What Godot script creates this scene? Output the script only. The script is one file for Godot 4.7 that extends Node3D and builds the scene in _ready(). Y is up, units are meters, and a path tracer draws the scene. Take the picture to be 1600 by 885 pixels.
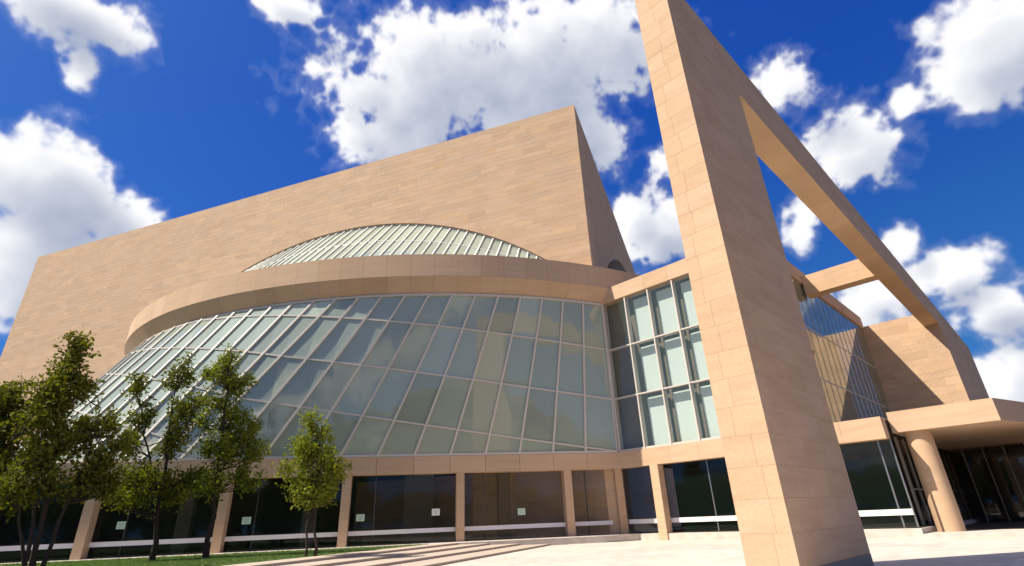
extends Node3D
# A sandstone concert hall with a leaning glass lobby and a tall stone portal in front of it.
# World axes: -z runs along the portal's narrow lit face, +x along its long beam, y up, metres.

const EXPOSURE := 2.1
const HALL := Vector3(38.45, 0, -26.87)            # the hall block's near corner
const ALONG := Vector3(-0.43, 0, -0.9028)          # along the hall's front, to the left
const SIDE := Vector3(0.9028, 0, -0.43)            # along the hall's right side, away
const HALL_LEN := 91.6
const HALL_DEEP := 84.0
const HALL_TOP := 44.6
const RING := Vector2(54.21, -68.65)               # centre of the round parapet (x, z)
const RING_R := 45.35
const BASE_START := Vector2(38.5, -26.5)
const BASE_DIR := Vector2(-0.8266, -0.5628)
const G0 := 6.58                                   # foot of the upper glass
const G1 := 19.85                                  # head of the upper glass
const BAND := 21.2
const WING_X := 38.5
const COURT_Z := -11.86
const PORTAL_Z := -5.21
const NMUL := 34

var rng := RandomNumberGenerator.new()
var M := {}
var cache := {}

# ---------------------------------------------------------------- small helpers
func add(parent: Node, called: String, st, mat: Material) -> MeshInstance3D:
	var o := MeshInstance3D.new()
	o.name = called
	if st is SurfaceTool:
		o.mesh = st.commit()
	else:
		o.mesh = st
	o.material_override = mat
	parent.add_child(o, true)
	return o

func group_part(parent: Node, called: String) -> Node3D:
	var o := Node3D.new()
	o.name = called
	parent.add_child(o, true)
	return o

func thing(called: String, label: String, category: String, at := Vector3.ZERO, group := "") -> Node3D:
	var o := Node3D.new()
	o.name = called
	add_child(o, true)
	o.position = at
	o.set_meta("label", label)
	o.set_meta("category", category)
	if group:
		o.set_meta("group", group)
	return o

func kind(o: Node, k: String, label := "") -> Node:
	o.set_meta("kind", k)
	if label:
		o.set_meta("label", label)
	return o

func new_st() -> SurfaceTool:
	var st := SurfaceTool.new()
	st.begin(Mesh.PRIMITIVE_TRIANGLES)
	return st

func tri(st: SurfaceTool, a: Vector3, b: Vector3, c: Vector3, out: Vector3, col := Color.WHITE) -> void:
	var n := (c - a).cross(b - a)
	if n.length_squared() < 1e-14:
		return
	n = n.normalized()
	if n.dot(out) < 0.0:
		var t := b
		b = c
		c = t
		n = -n
	for v in [a, b, c]:
		st.set_color(col)
		st.set_normal(n)
		st.add_vertex(v)

func quad(st: SurfaceTool, a: Vector3, b: Vector3, c: Vector3, d: Vector3, out: Vector3, col := Color.WHITE) -> void:
	tri(st, a, b, c, out, col)
	tri(st, a, c, d, out, col)

func obox(st: SurfaceTool, c: Vector3, x: Vector3, y: Vector3, z: Vector3, col := Color.WHITE) -> void:
	# x, y, z are half extents as vectors
	for s in [-1.0, 1.0]:
		quad(st, c + x * s - y - z, c + x * s + y - z, c + x * s + y + z, c + x * s - y + z, x * s, col)
		quad(st, c + y * s - x - z, c + y * s + x - z, c + y * s + x + z, c + y * s - x + z, y * s, col)
		quad(st, c + z * s - x - y, c + z * s + x - y, c + z * s + x + y, c + z * s - x + y, z * s, col)

func bx(st: SurfaceTool, lo: Vector3, hi: Vector3, col := Color.WHITE) -> void:
	var h := (hi - lo) * 0.5
	obox(st, lo + h, Vector3(h.x, 0, 0), Vector3(0, h.y, 0), Vector3(0, 0, h.z), col)

func bar(st: SurfaceTool, a: Vector3, b: Vector3, side: Vector3, w: float, d: float) -> void:
	# a bar from a to b, w wide along side, d deep across
	var dir := (b - a).normalized()
	var s := (side - dir * side.dot(dir)).normalized()
	var t := dir.cross(s)
	obox(st, (a + b) * 0.5, dir * (a.distance_to(b) * 0.5), s * (w * 0.5), t * (d * 0.5))

func prism(st: SurfaceTool, poly: PackedVector2Array, y0: float, y1: float, col := Color.WHITE) -> void:
	var idx := Geometry2D.triangulate_polygon(poly)
	for i in range(0, idx.size(), 3):
		var a := poly[idx[i]]
		var b := poly[idx[i + 1]]
		var c := poly[idx[i + 2]]
		tri(st, Vector3(a.x, y1, a.y), Vector3(b.x, y1, b.y), Vector3(c.x, y1, c.y), Vector3.UP, col)
		if y0 < y1:
			tri(st, Vector3(a.x, y0, a.y), Vector3(b.x, y0, b.y), Vector3(c.x, y0, c.y), Vector3.DOWN, col)
	if y0 >= y1:
		return
	var ccw := not Geometry2D.is_polygon_clockwise(poly)
	for i in poly.size():
		var a := poly[i]
		var b := poly[(i + 1) % poly.size()]
		var e := b - a
		var n := Vector3(e.y, 0, -e.x) * (1.0 if ccw else -1.0)
		quad(st, Vector3(a.x, y0, a.y), Vector3(b.x, y0, b.y), Vector3(b.x, y1, b.y), Vector3(a.x, y1, a.y), n, col)

func v3(p: Vector2, y: float) -> Vector3:
	return Vector3(p.x, y, p.y)

# a stone slab in its own axes: x along, y up, z out; bevelled edges
func slab(st: SurfaceTool, at: Vector3, u: Vector3, v: Vector3, n: Vector3, w: float, h: float, t: float, bev: float, col := Color.WHITE) -> void:
	var o := [Vector2(0, 0), Vector2(w, 0), Vector2(w, h), Vector2(0, h)]
	var i := [Vector2(bev, bev), Vector2(w - bev, bev), Vector2(w - bev, h - bev), Vector2(bev, h - bev)]
	var p := func(q: Vector2, z: float) -> Vector3: return at + u * q.x + v * q.y + n * z
	quad(st, p.call(i[0], t), p.call(i[1], t), p.call(i[2], t), p.call(i[3], t), n, col)
	for k in 4:
		var l := (k + 1) % 4
		var side: Vector3 = [-v, u, v, -u][k]
		quad(st, p.call(o[k], t - bev), p.call(o[l], t - bev), p.call(i[l], t), p.call(i[k], t), n + side, col)
		quad(st, p.call(o[k], 0.0), p.call(o[l], 0.0), p.call(o[l], t - bev), p.call(o[k], t - bev), side, col)

func slab_poly(st: SurfaceTool, at: Vector3, u: Vector3, v: Vector3, n: Vector3, poly: PackedVector2Array, t: float, col := Color.WHITE) -> void:
	var idx := Geometry2D.triangulate_polygon(poly)
	var p := func(q: Vector2, z: float) -> Vector3: return at + u * q.x + v * q.y + n * z
	for i in range(0, idx.size(), 3):
		tri(st, p.call(poly[idx[i]], t), p.call(poly[idx[i + 1]], t), p.call(poly[idx[i + 2]], t), n, col)
	var ccw := not Geometry2D.is_polygon_clockwise(poly)
	for i in poly.size():
		var a := poly[i]
		var b := poly[(i + 1) % poly.size()]
		var e := (b - a) * (1.0 if ccw else -1.0)
		quad(st, p.call(a, 0.0), p.call(b, 0.0), p.call(b, t), p.call(a, t), u * e.y - v * e.x, col)

func tone(spread := 0.09) -> Color:
	var k := 1.0 + rng.randfn(0.0, spread)
	var warm := rng.randfn(0.0, 0.016)
	return Color(clampf(0.9 * k * (1.0 + warm), 0, 1.3), clampf(0.9 * k, 0, 1.3), clampf(0.9 * k * (1.0 - warm * 1.6), 0, 1.3))

# stone blocks laid in courses on a rectangle; each block a part, or all joined
func blocks(parent: Node, at: Vector3, u: Vector3, n: Vector3, w: float, h: float, course: float, length: float, t: float, joined := false, called := "stone_block", v := Vector3.UP, hole = null, spread := 0.045) -> void:
	var gap := 0.0035
	var rows := maxi(1, roundi(h / course))
	var ch := h / rows
	var all := new_st()
	for r in rows:
		var x := 0.0
		var first := true
		while x < w - 0.02:
			var l := length * rng.randf_range(0.75, 1.25)
			if first:
				l *= rng.randf_range(0.35, 1.0)
				first = false
			if x + l > w - length * 0.3:
				l = w - x
			var bw := l - gap
			var bh := ch - gap
			var p := at + u * (x + gap * 0.5) + v * (r * ch + gap * 0.5)
			if joined:
				var rect := PackedVector2Array([Vector2(x, r * ch), Vector2(x + bw, r * ch), Vector2(x + bw, r * ch + bh), Vector2(x, r * ch + bh)])
				var pieces: Array = [rect]
				if hole != null:
					pieces = Geometry2D.clip_polygons(rect, hole)
				if pieces.size() == 1 and pieces[0].size() == 4 and (hole == null or not _touched(pieces[0], rect)):
					slab(all, p, u, v, n, bw, bh, t, 0.008, tone(spread))
				else:
					for q in pieces:
						slab_poly(all, at, u, v, n, q, t, tone(spread))
			else:
				var key := "%.3f_%.3f_%.3f" % [bw, bh, t]
				if not cache.has(key):
					var st := new_st()
					slab(st, Vector3.ZERO, Vector3.RIGHT, Vector3.UP, Vector3.BACK, bw, bh, t, 0.003)
					cache[key] = st.commit()
				var o := add(parent, called, cache[key], M.stone_tone[rng.randi() % M.stone_tone.size()])
				o.transform = Transform3D(Basis(u, v, n), p)
			x += l
	if joined:
		kind(add(parent, called, all, M.stone_v), "stuff")

func _touched(q: PackedVector2Array, r: PackedVector2Array) -> bool:
	var a := 0.0
	for i in q.size():
		a += q[i].cross(q[(i + 1) % q.size()])
	var b := 0.0
	for i in r.size():
		b += r[i].cross(r[(i + 1) % r.size()])
	return absf(absf(a) - absf(b)) > 1e-5

# ---------------------------------------------------------------- materials
func noise(freq: float, oct := 4, seed_ := 1, type := FastNoiseLite.TYPE_SIMPLEX_SMOOTH) -> FastNoiseLite:
	var n := FastNoiseLite.new()
	n.seed = seed_
	n.frequency = freq
	n.noise_type = type
	n.fractal_type = FastNoiseLite.FRACTAL_FBM
	n.fractal_octaves = oct
	return n

func noise_tex(size: int, n: FastNoiseLite, lo: Color, hi: Color, mid = null, normal := 0.0) -> NoiseTexture2D:
	var t := NoiseTexture2D.new()
	t.width = size
	t.height = size
	t.seamless = true
	t.noise = n
	if normal > 0.0:
		t.as_normal_map = true
		t.bump_strength = normal
	else:
		var g := Gradient.new()
		g.set_color(0, lo)
		g.set_color(1, hi)
		if mid != null:
			g.add_point(0.5, mid)
		t.color_ramp = g
	return t

func lin(r: float, g: float, b: float, a := 1.0) -> Color:
	var c := Color(r, g, b).linear_to_srgb()
	c.a = a
	return c

func mat(c: Color, rough := 0.8, metal := 0.0) -> StandardMaterial3D:
	var m := StandardMaterial3D.new()
	m.albedo_color = c
	m.roughness = rough
	m.metallic = metal
	return m

func triplanar(m: StandardMaterial3D, tex: Texture2D, metres: float, normal: Texture2D = null, depth := 0.4) -> StandardMaterial3D:
	m.albedo_texture = tex
	m.uv1_triplanar = true
	m.uv1_world_triplanar = true
	m.uv1_scale = Vector3.ONE / metres
	if normal:
		m.normal_enabled = true
		m.normal_texture = normal
		m.normal_scale = depth
	return m

func weathered(m: StandardMaterial3D, tex: Texture2D) -> void:
	m.detail_enabled = true
	m.detail_albedo = tex
	m.detail_blend_mode = BaseMaterial3D.BLEND_MODE_MUL
	m.detail_uv_layer = BaseMaterial3D.DETAIL_UV_2
	m.uv2_triplanar = true
	m.uv2_world_triplanar = true
	m.uv2_scale = Vector3(1.0 / 22.0, 1.0 / 3.5, 1.0 / 22.0)

func pane_mat(c: Color, alpha: float, spec := 0.5, metal := 0.0) -> StandardMaterial3D:
	var m := mat(c, 0.02, metal)
	m.albedo_color.a = alpha
	m.transparency = BaseMaterial3D.TRANSPARENCY_ALPHA
	m.metallic_specular = spec
	m.cull_mode = BaseMaterial3D.CULL_DISABLED
	return m

func materials() -> void:
	var grain := noise_tex(1024, noise(0.02, 5, 3), Color(0.93, 0.92, 0.91), Color(1, 1, 1))
	var bump := noise_tex(512, noise(0.05, 5, 9), Color.BLACK, Color.WHITE, null, 3.0)
	var st := Color(0.61, 0.42, 0.268)
	M.stone_tone = []
	var tones := [0.97, 1.0, 1.02, 0.985, 1.03, 0.95, 1.01, 0.98]
	var warms := [0.0, 0.02, -0.02, 0.03, 0.0, 0.02, -0.03, -0.01]
	for i in tones.size():
		var k: float = tones[i]
		var w: float = warms[i]
		M.stone_tone.append(triplanar(mat(lin(st.r * k, st.g * k * (1.0 - w * 0.4), st.b * k * (1.0 - w * 1.5)), 0.9), grain, 2.3, bump, 0.07))
	var weather := noise_tex(512, noise(0.012, 4, 41), Color(0.935, 0.925, 0.915), Color(1, 1, 1), Color(0.975, 0.97, 0.965))
	for m in M.stone_tone:
		weathered(m, weather)
	M.stone = M.stone_tone[1]
	M.stone_v = triplanar(mat(lin(st.r * 1.1, st.g * 1.1, st.b * 1.1), 0.88), grain, 5.0, bump, 0.25)
	M.stone_v.vertex_color_use_as_albedo = true
	weathered(M.stone_v, weather)
	M.granite = triplanar(mat(lin(0.30, 0.27, 0.24), 0.6), noise_tex(512, noise(0.2, 3, 4), Color(0.6, 0.6, 0.6), Color(1, 1, 1)), 1.2)
	M.plaza = triplanar(mat(lin(0.60, 0.535, 0.465), 0.8), noise_tex(1024, noise(0.008, 5, 11), Color(0.86, 0.85, 0.84), Color(1, 1, 1)), 9.0, bump, 0.15)
	M.paver = []
	for k in [1.0, 0.94, 1.05]:
		M.paver.append(triplanar(mat(lin(0.60 * k, 0.535 * k, 0.465 * k), 0.75), M.plaza.albedo_texture, 9.0, bump, 0.15))
	M.step = triplanar(mat(lin(0.46, 0.38, 0.31), 0.8), grain, 3.0, bump, 0.2)
	M.ground = triplanar(mat(lin(0.18, 0.14, 0.08), 0.95), noise_tex(512, noise(0.02, 5, 17), Color(0.6, 0.65, 0.5), Color(1, 1, 1)), 40.0)
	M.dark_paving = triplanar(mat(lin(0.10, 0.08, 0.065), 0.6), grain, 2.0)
	M.drive = triplanar(mat(lin(0.27, 0.19, 0.12), 0.9), grain, 2.0)
	M.grass = triplanar(mat(lin(0.085, 0.13, 0.03), 0.95), noise_tex(512, noise(0.02, 5, 21), Color(0.55, 0.6, 0.5), Color(1, 1, 1)), 4.0)
	M.blade = mat(lin(0.11, 0.17, 0.035), 0.7)
	M.blade.backlight_enabled = true
	M.blade.backlight = Color(0.3, 0.4, 0.1)
	M.frame = mat(lin(0.54, 0.49, 0.43), 0.55)
	M.rail = mat(lin(0.78, 0.74, 0.72), 0.5)
	M.rib = mat(lin(0.70, 0.68, 0.60), 0.5)
	M.glass_lobby = []
	for i in 5:
		var k: float = [1.0, 1.15, 0.88, 1.05, 0.95][i]
		M.glass_lobby.append(pane_mat(lin(0.385 * k, 0.455 * k, 0.375 * k), 0.76, 0.6, 0.08))
	M.glass_wing = pane_mat(lin(0.10, 0.19, 0.17), 0.16, 0.5)
	M.glass_court = pane_mat(lin(0.36, 0.40, 0.31), 0.5, 0.7, 0.55)
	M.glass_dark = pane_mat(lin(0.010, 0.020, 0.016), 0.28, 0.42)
	M.glass_door = pane_mat(lin(0.012, 0.013, 0.010), 0.35, 0.6)
	M.glass_sky = []
	for i in 3:
		var k: float = [1.0, 0.86, 1.1][i]
		M.glass_sky.append(pane_mat(lin(0.40 * k, 0.46 * k, 0.37 * k), 0.82, 0.5))
	M.blind = mat(lin(0.56, 0.66, 0.60), 0.9)
	M.inside = triplanar(mat(lin(0.20, 0.17, 0.12), 0.9), grain, 6.0)
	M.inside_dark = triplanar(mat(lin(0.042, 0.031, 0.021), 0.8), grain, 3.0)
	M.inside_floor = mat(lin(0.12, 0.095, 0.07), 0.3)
	M.roof = mat(lin(0.35, 0.33, 0.30), 0.9)
	M.bronze = mat(lin(0.24, 0.22, 0.17), 0.5)
	M.dark_frame = mat(lin(0.05, 0.05, 0.045), 0.5)
	M.metal = mat(lin(0.25, 0.26, 0.27), 0.35, 0.8)
	M.paper = mat(lin(0.50, 0.68, 0.52), 0.8)
	M.paper_white = mat(lin(0.75, 0.78, 0.72), 0.8)
	M.bark = triplanar(mat(lin(0.075, 0.05, 0.038), 0.95), noise_tex(256, noise(0.05, 4, 31), Color(0.45, 0.42, 0.4), Color(1, 1, 1)), 0.5)
	M.leaf = []
	for c in [Color(0.17, 0.175, 0.027), Color(0.23, 0.25, 0.036), Color(0.16, 0.16, 0.026)]:
		var m := mat(lin(c.r, c.g, c.b), 0.8)
		m.metallic_specular = 0.25
		m.vertex_color_use_as_albedo = true
		m.cull_mode = BaseMaterial3D.CULL_DISABLED
		m.backlight_enabled = true
		m.backlight = Color(0.85, 0.9, 0.3)
		M.leaf.append(m)

# ---------------------------------------------------------------- sky
func make_sky() -> ImageTexture:
	var w := 3072
	var h := 1536
	# where the clouds stand: azimuth from -z towards +x, elevation, half width, half height, in degrees
	var blobs := [[-5.3, 40.6, 5.6, 2.8], [-2.6, 36.9, 1.1, 1.5], [-1.6, 27.0, 6.2, 4.3], [4.3, 26.0, 4.6, 3.2], [7.0, 24.6, 3.2, 2.2], [-0.9, 21.5, 5.6, 4.2], [-1.2, 17.7, 1.8, 3.0], [32.0, 43.7, 8.6, 7.6], [52.2, 46.2, 10.9, 7.4], [42, 46, 8, 6], [25.8, 39.0, 3.7, 3.6], [54.8, 39.3, 6.0, 4.2], [13.2, 48.8, 2.9, 1.4], [63.4, 28.4, 5.0, 4.4], [66.0, 35.2, 2.2, 2.6], [80.3, 38.5, 3.0, 2.5], [83.6, 30.8, 4.2, 3.6], [96.6, 33.4, 4.2, 4.4], [89.8, 32.9, 1.3, 1.5], [78.0, 25.6, 2.0, 2.6], [81.0, 17.9, 4.0, 2.8], [84.9, 21.2, 1.5, 1.8], [88.0, 18.2, 3.8, 1.9], [89.7, 14.4, 3.2, 3.0], [88.9, 9.1, 3.2, 3.0], [60.7, 30.2, 2.2, 2.8], [26.5, 43.5, 3.6, 3.2], [30, 39, 4.5, 3.5], [47, 42, 7, 6], [61, 47, 5, 6], [40, 50, 5, 3], [58, 37.5, 3.5, 3.0]]
	for b in blobs:
		b[2] *= 1.1
		b[3] *= 1.1
	var r := RandomNumberGenerator.new()
	r.seed = 77
	while blobs.size() < 110:
		var az := r.randf_range(-180, 180)
		var el := r.randf_range(4, 85)
		if az > -14 and az < 104 and el < 57:
			continue
		var s := r.randf_range(2.5, 9.0)
		blobs.append([az, el, s, s * r.randf_range(0.45, 0.8)])
	var mw := 1024
	var mh := 512
	var mask := PackedFloat32Array()
	mask.resize(mw * mh)
	mask.fill(-1.2)
	for b in blobs:
		var ce: float = maxf(0.12, cos(deg_to_rad(b[1])))
		var r0 := maxi(0, int((90.0 - b[1] - b[3] * 2.2) / 180.0 * mh))
		var r1 := mini(mh - 1, int((90.0 - b[1] + b[3] * 2.2) / 180.0 * mh))
		var c0 := floori((b[0] - b[2] * 2.2 / ce) / 360.0 * mw)
		var c1 := floori((b[0] + b[2] * 2.2 / ce) / 360.0 * mw)
		for y in range(r0, r1 + 1):
			var dy: float = (90.0 - (y + 0.5) / mh * 180.0 - b[1]) / b[3]
			for x in range(c0, c1 + 1):
				var dx: float = ((x + 0.5) / mw * 360.0 - b[0]) * ce / b[2]
				var q := 1.0 - sqrt(dx * dx + dy * dy)
				var at := y * mw + posmod(x, mw)
				if q > mask[at]:
					mask[at] = q
	var mi := Image.create_from_data(mw, mh, false, Image.FORMAT_RF, mask.to_byte_array())
	mi.resize(340, 170, Image.INTERPOLATE_BILINEAR)
	mi.resize(w, h, Image.INTERPOLATE_CUBIC)
	mask = mi.get_data().to_float32_array()
	var n1 := noise(2.6, 4, 5)
	var n2 := noise(7.0, 4, 8)
	n2.fractal_gain = 0.42
	var n3 := noise(9.0, 5, 15)
	n3.fractal_gain = 0.58
	var half := h / 2 + 8
	var px := PackedFloat32Array()
	px.resize(w * h * 3)
	var k := 1.0 / EXPOSURE
	var sun := Vector3(-0.530, 0.778, -0.336)
	for y in h:
		var el := (0.5 - (y + 0.5) / h) * PI
		var se := sin(el)
		var cel := cos(el)
		var up := clampf(se, 0.0, 1.0)
		var low := pow(1.0 - up, 2.5)
		for x in w:
			var at := y * w + x
			var o := at * 3
			if y > half:
				px[o] = 0.20 * k
				px[o + 1] = 0.20 * k
				px[o + 2] = 0.19 * k
				continue
			var az := (x + 0.5) / w * TAU
			var d := Vector3(sin(az) * cel, se, -cos(az) * cel)
			var toward := d.dot(sun) * 0.5 + 0.5
			var t := toward * toward
			# clear sky: deep blue away from the sun, paler towards it and towards the horizon
			var cr := 0.003 + 0.042 * t * t + 0.07 * low
			var cg := 0.057 + 0.115 * t * t + 0.24 * low
			var cb := 0.35 + 0.28 * t + 0.30 * low
			var deep := 1.0 - 0.22 * up * up
			cr *= deep
			cg *= deep
			cb *= deep
			# the white glare of the air round the sun
			var glare := 0.8 * pow(toward, 36.0)
			cr += glare
			cg += glare
			cb += glare * 0.9
			var m := mask[at]
			if m > -0.95:
				var a := n1.get_noise_3dv(d * 2.4)
				var b := n2.get_noise_3dv(d * 2.4)
				var den := 1.45 * m + 0.80 * a + 0.40 * (0.40 - 2.0 * absf(b)) + 0.55 * n3.get_noise_3dv(d * 2.4)
				var al := clampf(den / 0.60, 0.0, 1.0)
				al = al * al * (3.0 - 2.0 * al)
				var veil := clampf((den + 0.30) / 1.0, 0.0, 1.0) * 0.22
				al = maxf(al, veil)
				if al > 0.0:
					# how much cloud lies between here and the sun
					var thick := 0.0
					for step in 2:
						var ds := (d + sun * (0.045 if step == 0 else 0.11)).normalized()
						var ys := clampi(int((0.5 - asin(ds.y) / PI) * h), 0, h - 1)
						var xs := posmod(int(atan2(ds.x, -ds.z) / TAU * w), w)
						thick += maxf(0.0, 1.45 * mask[ys * w + xs] + 0.80 * n1.get_noise_3dv(ds * 2.4) - 0.02)
					var lit := clampf(1.28 * exp(-0.68 * thick) + 0.05 * (0.4 - 2.0 * absf(b)), 0.0, 1.0)
					var wr := lerpf(0.27, 1.0, lit)
					var wg := lerpf(0.34, 1.0, lit)
					var wb := lerpf(0.50, 1.03, lit)
					cr = lerpf(cr, wr, al)
					cg = lerpf(cg, wg, al)
					cb = lerpf(cb, wb, al)
			px[o] = cr * k
			px[o + 1] = cg * k
			px[o + 2] = cb * k
	return ImageTexture.create_from_image(Image.create_from_data(w, h, false, Image.FORMAT_RGBF, px.to_byte_array()))

# ---------------------------------------------------------------- curves of the lobby
func ring_at(i: float, r := RING_R) -> Vector2:
	var deg := 110.6 + 2.53 * i
	var a := deg_to_rad(deg)
	var tuck := maxf(0.0, (deg - 160.0) / 30.0)
	r -= 1.7 * tuck * tuck
	return RING + Vector2(cos(a), sin(a)) * r

var base_pts: Array[Vector2] = []
func base_at(i: float) -> Vector2:
	if base_pts.is_empty():
		for k in 13:
			base_pts.append(BASE_START + BASE_DIR * (2.79 * k))
		for p in [Vector2(8.75, -46.8), Vector2(6.7, -48.6), Vector2(4.75, -50.6), Vector2(3.1, -52.8), Vector2(1.95, -55.1), Vector2(1.3, -57.5), Vector2(1.15, -60.0), Vector2(1.5, -62.6), Vector2(2.4, -65.0), Vector2(3.7, -67.2), Vector2(5.3, -69.4)]:
			var q: Vector2 = base_pts[base_pts.size() - 1]
			base_pts.append((q + p) * 0.5)
			base_pts.append(p)
	var f := clampf(i, 0.0, base_pts.size() - 1.0)
	var k := mini(int(f), base_pts.size() - 2)
	return base_pts[k].lerp(base_pts[k + 1], f - k)

# the ground floor keeps to the straight line where the upper glass bends away
func gf_at(i: float) -> Vector2:
	return BASE_START + BASE_DIR * (2.79 * i)

const GF_N := Vector2(-0.5628, 0.8266)
const GF_COUNT := 22

func base_normal(i: float) -> Vector2:
	var t := (base_at(i + 0.3) - base_at(i - 0.3)).normalized()
	return Vector2(t.y, -t.x)

# ---------------------------------------------------------------- the building
func build_hall() -> Node3D:
	var hall := thing("concert_hall", "large sandstone concert hall with round parapet and leaning glass lobby", "concert hall")
	var front := Vector3(-0.9028, 0, 0.43)
	# --- hall block
	var st := new_st()
	var t := 0.4
	var c0 := HALL + ALONG * t - front * t
	var c1 := HALL + ALONG * (HALL_LEN - t) - front * t
	var c2 := c1 + SIDE * (HALL_DEEP - 2 * t)
	var c3 := c0 + SIDE * (HALL_DEEP - 2 * t)
	prism(st, PackedVector2Array([Vector2(c0.x, c0.z), Vector2(c1.x, c1.z), Vector2(c2.x, c2.z), Vector2(c3.x, c3.z)]), 0.0, HALL_TOP - 0.02)
	var block := add(hall, "hall_block", st, M.stone)
	var arch_f := arch_poly(31.25, -6.5, 41.9, 22.0)
	blocks(block, HALL + ALONG * HALL_LEN - front * t, -ALONG, front, HALL_LEN, HALL_TOP, 0.62, 2.1, t, true, "stone_cladding", Vector3.UP, mirror_poly(arch_f, HALL_LEN), 0.038)
	var arch_s := arch_poly(37.6, -7.0, 45.0, 22.0)
	blocks(block, HALL + ALONG * t + SIDE * (t + 0.004), SIDE, -ALONG, HALL_DEEP - t, HALL_TOP, 0.62, 2.1, t, true, "stone_cladding", Vector3.UP, arch_s, 0.038)
	st = new_st()
	var k0 := HALL + Vector3.UP * HALL_TOP
	for e in [[k0, ALONG * HALL_LEN, SIDE], [k0 + SIDE * 0.6, SIDE * (HALL_DEEP - 0.6), ALONG]]:
		var p: Vector3 = e[0]
		var l: Vector3 = e[1]
		var d: Vector3 = e[2] * 0.6
		obox(st, p + l * 0.5 + d * 0.5 + Vector3.UP * 0.06, l * 0.5, Vector3.UP * 0.06, d * 0.5)
	add(block, "coping", st, M.stone_tone[3])
	skylight(hall, 31.25, -6.5, 41.9, HALL, ALONG, front, true)
	skylight(hall, 38.0, -7.0, 45.0, HALL, SIDE, -ALONG, false)
	# --- round parapet: the leaning lower band and the upright upper band, in panels
	var par := group_part(hall, "parapet")
	var i := -3.2
	while i < 33.5:
		var j := i + 0.994
		var s1 := new_st()
		var s2 := new_st()
		for k in 3:
			var f0 := lerpf(i, j, k / 3.0)
			var f1 := lerpf(i, j, (k + 1) / 3.0)
			var o0 := ring_at(f0, RING_R + 0.85)
			var o1 := ring_at(f1, RING_R + 0.85)
			var b0 := ring_at(f0, RING_R + 0.02)
			var b1 := ring_at(f1, RING_R + 0.02)
			var n0 := ring_at(f0, RING_R - 0.6)
			var n1 := ring_at(f1, RING_R - 0.6)
			var out := v3((o0 - RING).normalized(), 0)
			quad(s2, v3(o0, BAND), v3(o1, BAND), v3(o1, 23.3), v3(o0, 23.3), out)
			quad(s2, v3(o0, 23.3), v3(o1, 23.3), v3(n1, 23.3), v3(n0, 23.3), Vector3.UP)
			quad(s2, v3(n0, BAND), v3(n1, BAND), v3(n1, 23.3), v3(n0, 23.3), -out)
			if k == 0:
				quad(s2, v3(o0, BAND), v3(n0, BAND), v3(n0, 23.3), v3(o0, 23.3), v3(f_dir(f0), 0))
			if k == 2:
				quad(s2, v3(o1, BAND), v3(n1, BAND), v3(n1, 23.3), v3(o1, 23.3), -v3(f_dir(f1), 0))
			if i > -0.5:
				quad(s1, v3(b0, G1), v3(b1, G1), v3(o1, BAND - 0.012), v3(o0, BAND - 0.012), out - Vector3.UP * 0.3)
				quad(s1, v3(b0, G1), v3(b1, G1), v3(n1, G1), v3(n0, G1), Vector3.DOWN)
				quad(s1, v3(n0, G1), v3(n1, G1), v3(n1, BAND - 0.012), v3(n0, BAND - 0.012), -out)
		if i > -0.5:
			add(par, "band_panel", s1, M.stone_tone[rng.randi() % 8])
		add(par, "panel", s2, M.stone_tone[rng.randi() % 8])
		i += 1.0
	# --- roof behind the parapet
	st = new_st()
	var poly := PackedVector2Array()
	for k in 38:
		poly.append(ring_at(k - 3.0, RING_R - 0.5))
	var wl := HALL + ALONG * 62.0 + SIDE * 1.0
	var wr := HALL + SIDE * 1.0
	poly.append(Vector2(wl.x, wl.z))
	poly.append(Vector2(wr.x, wr.z))
	prism(st, poly, 21.4, 21.9)
	add(hall, "lobby_roof", st, M.roof)
	# --- upper floor and ground floor slabs of the lobby
	var deck := PackedVector2Array([gf_at(0.0) - GF_N * 0.25, gf_at(GF_COUNT) - GF_N * 0.25, gf_at(GF_COUNT) - GF_N * 14.0, Vector2(wl.x, wl.z), Vector2(wr.x, wr.z)])
	st = new_st()
	prism(st, deck, 5.75, 6.45)
	add(hall, "lobby_floor", st, M.inside)
	curtain_wall(hall)
	ground_floor(hall)
	wing(hall)
	court(hall)
	return hall

func f_dir(i: float) -> Vector2:
	return (ring_at(i - 0.5) - ring_at(i)).normalized()

func arch_poly(tc: float, yc: float, r: float, y0: float) -> PackedVector2Array:
	var half := acos(clampf((y0 - yc) / r, -1, 1))
	var p := PackedVector2Array()
	for k in 65:
		var a := lerpf(-half, half, k / 64.0)
		p.append(Vector2(tc + sin(a) * r, yc + cos(a) * r))
	return p

func mirror_poly(p: PackedVector2Array, w: float) -> PackedVector2Array:
	var q := PackedVector2Array()
	for v in p:
		q.append(Vector2(w - v.x, v.y))
	q.reverse()
	return q

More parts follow.
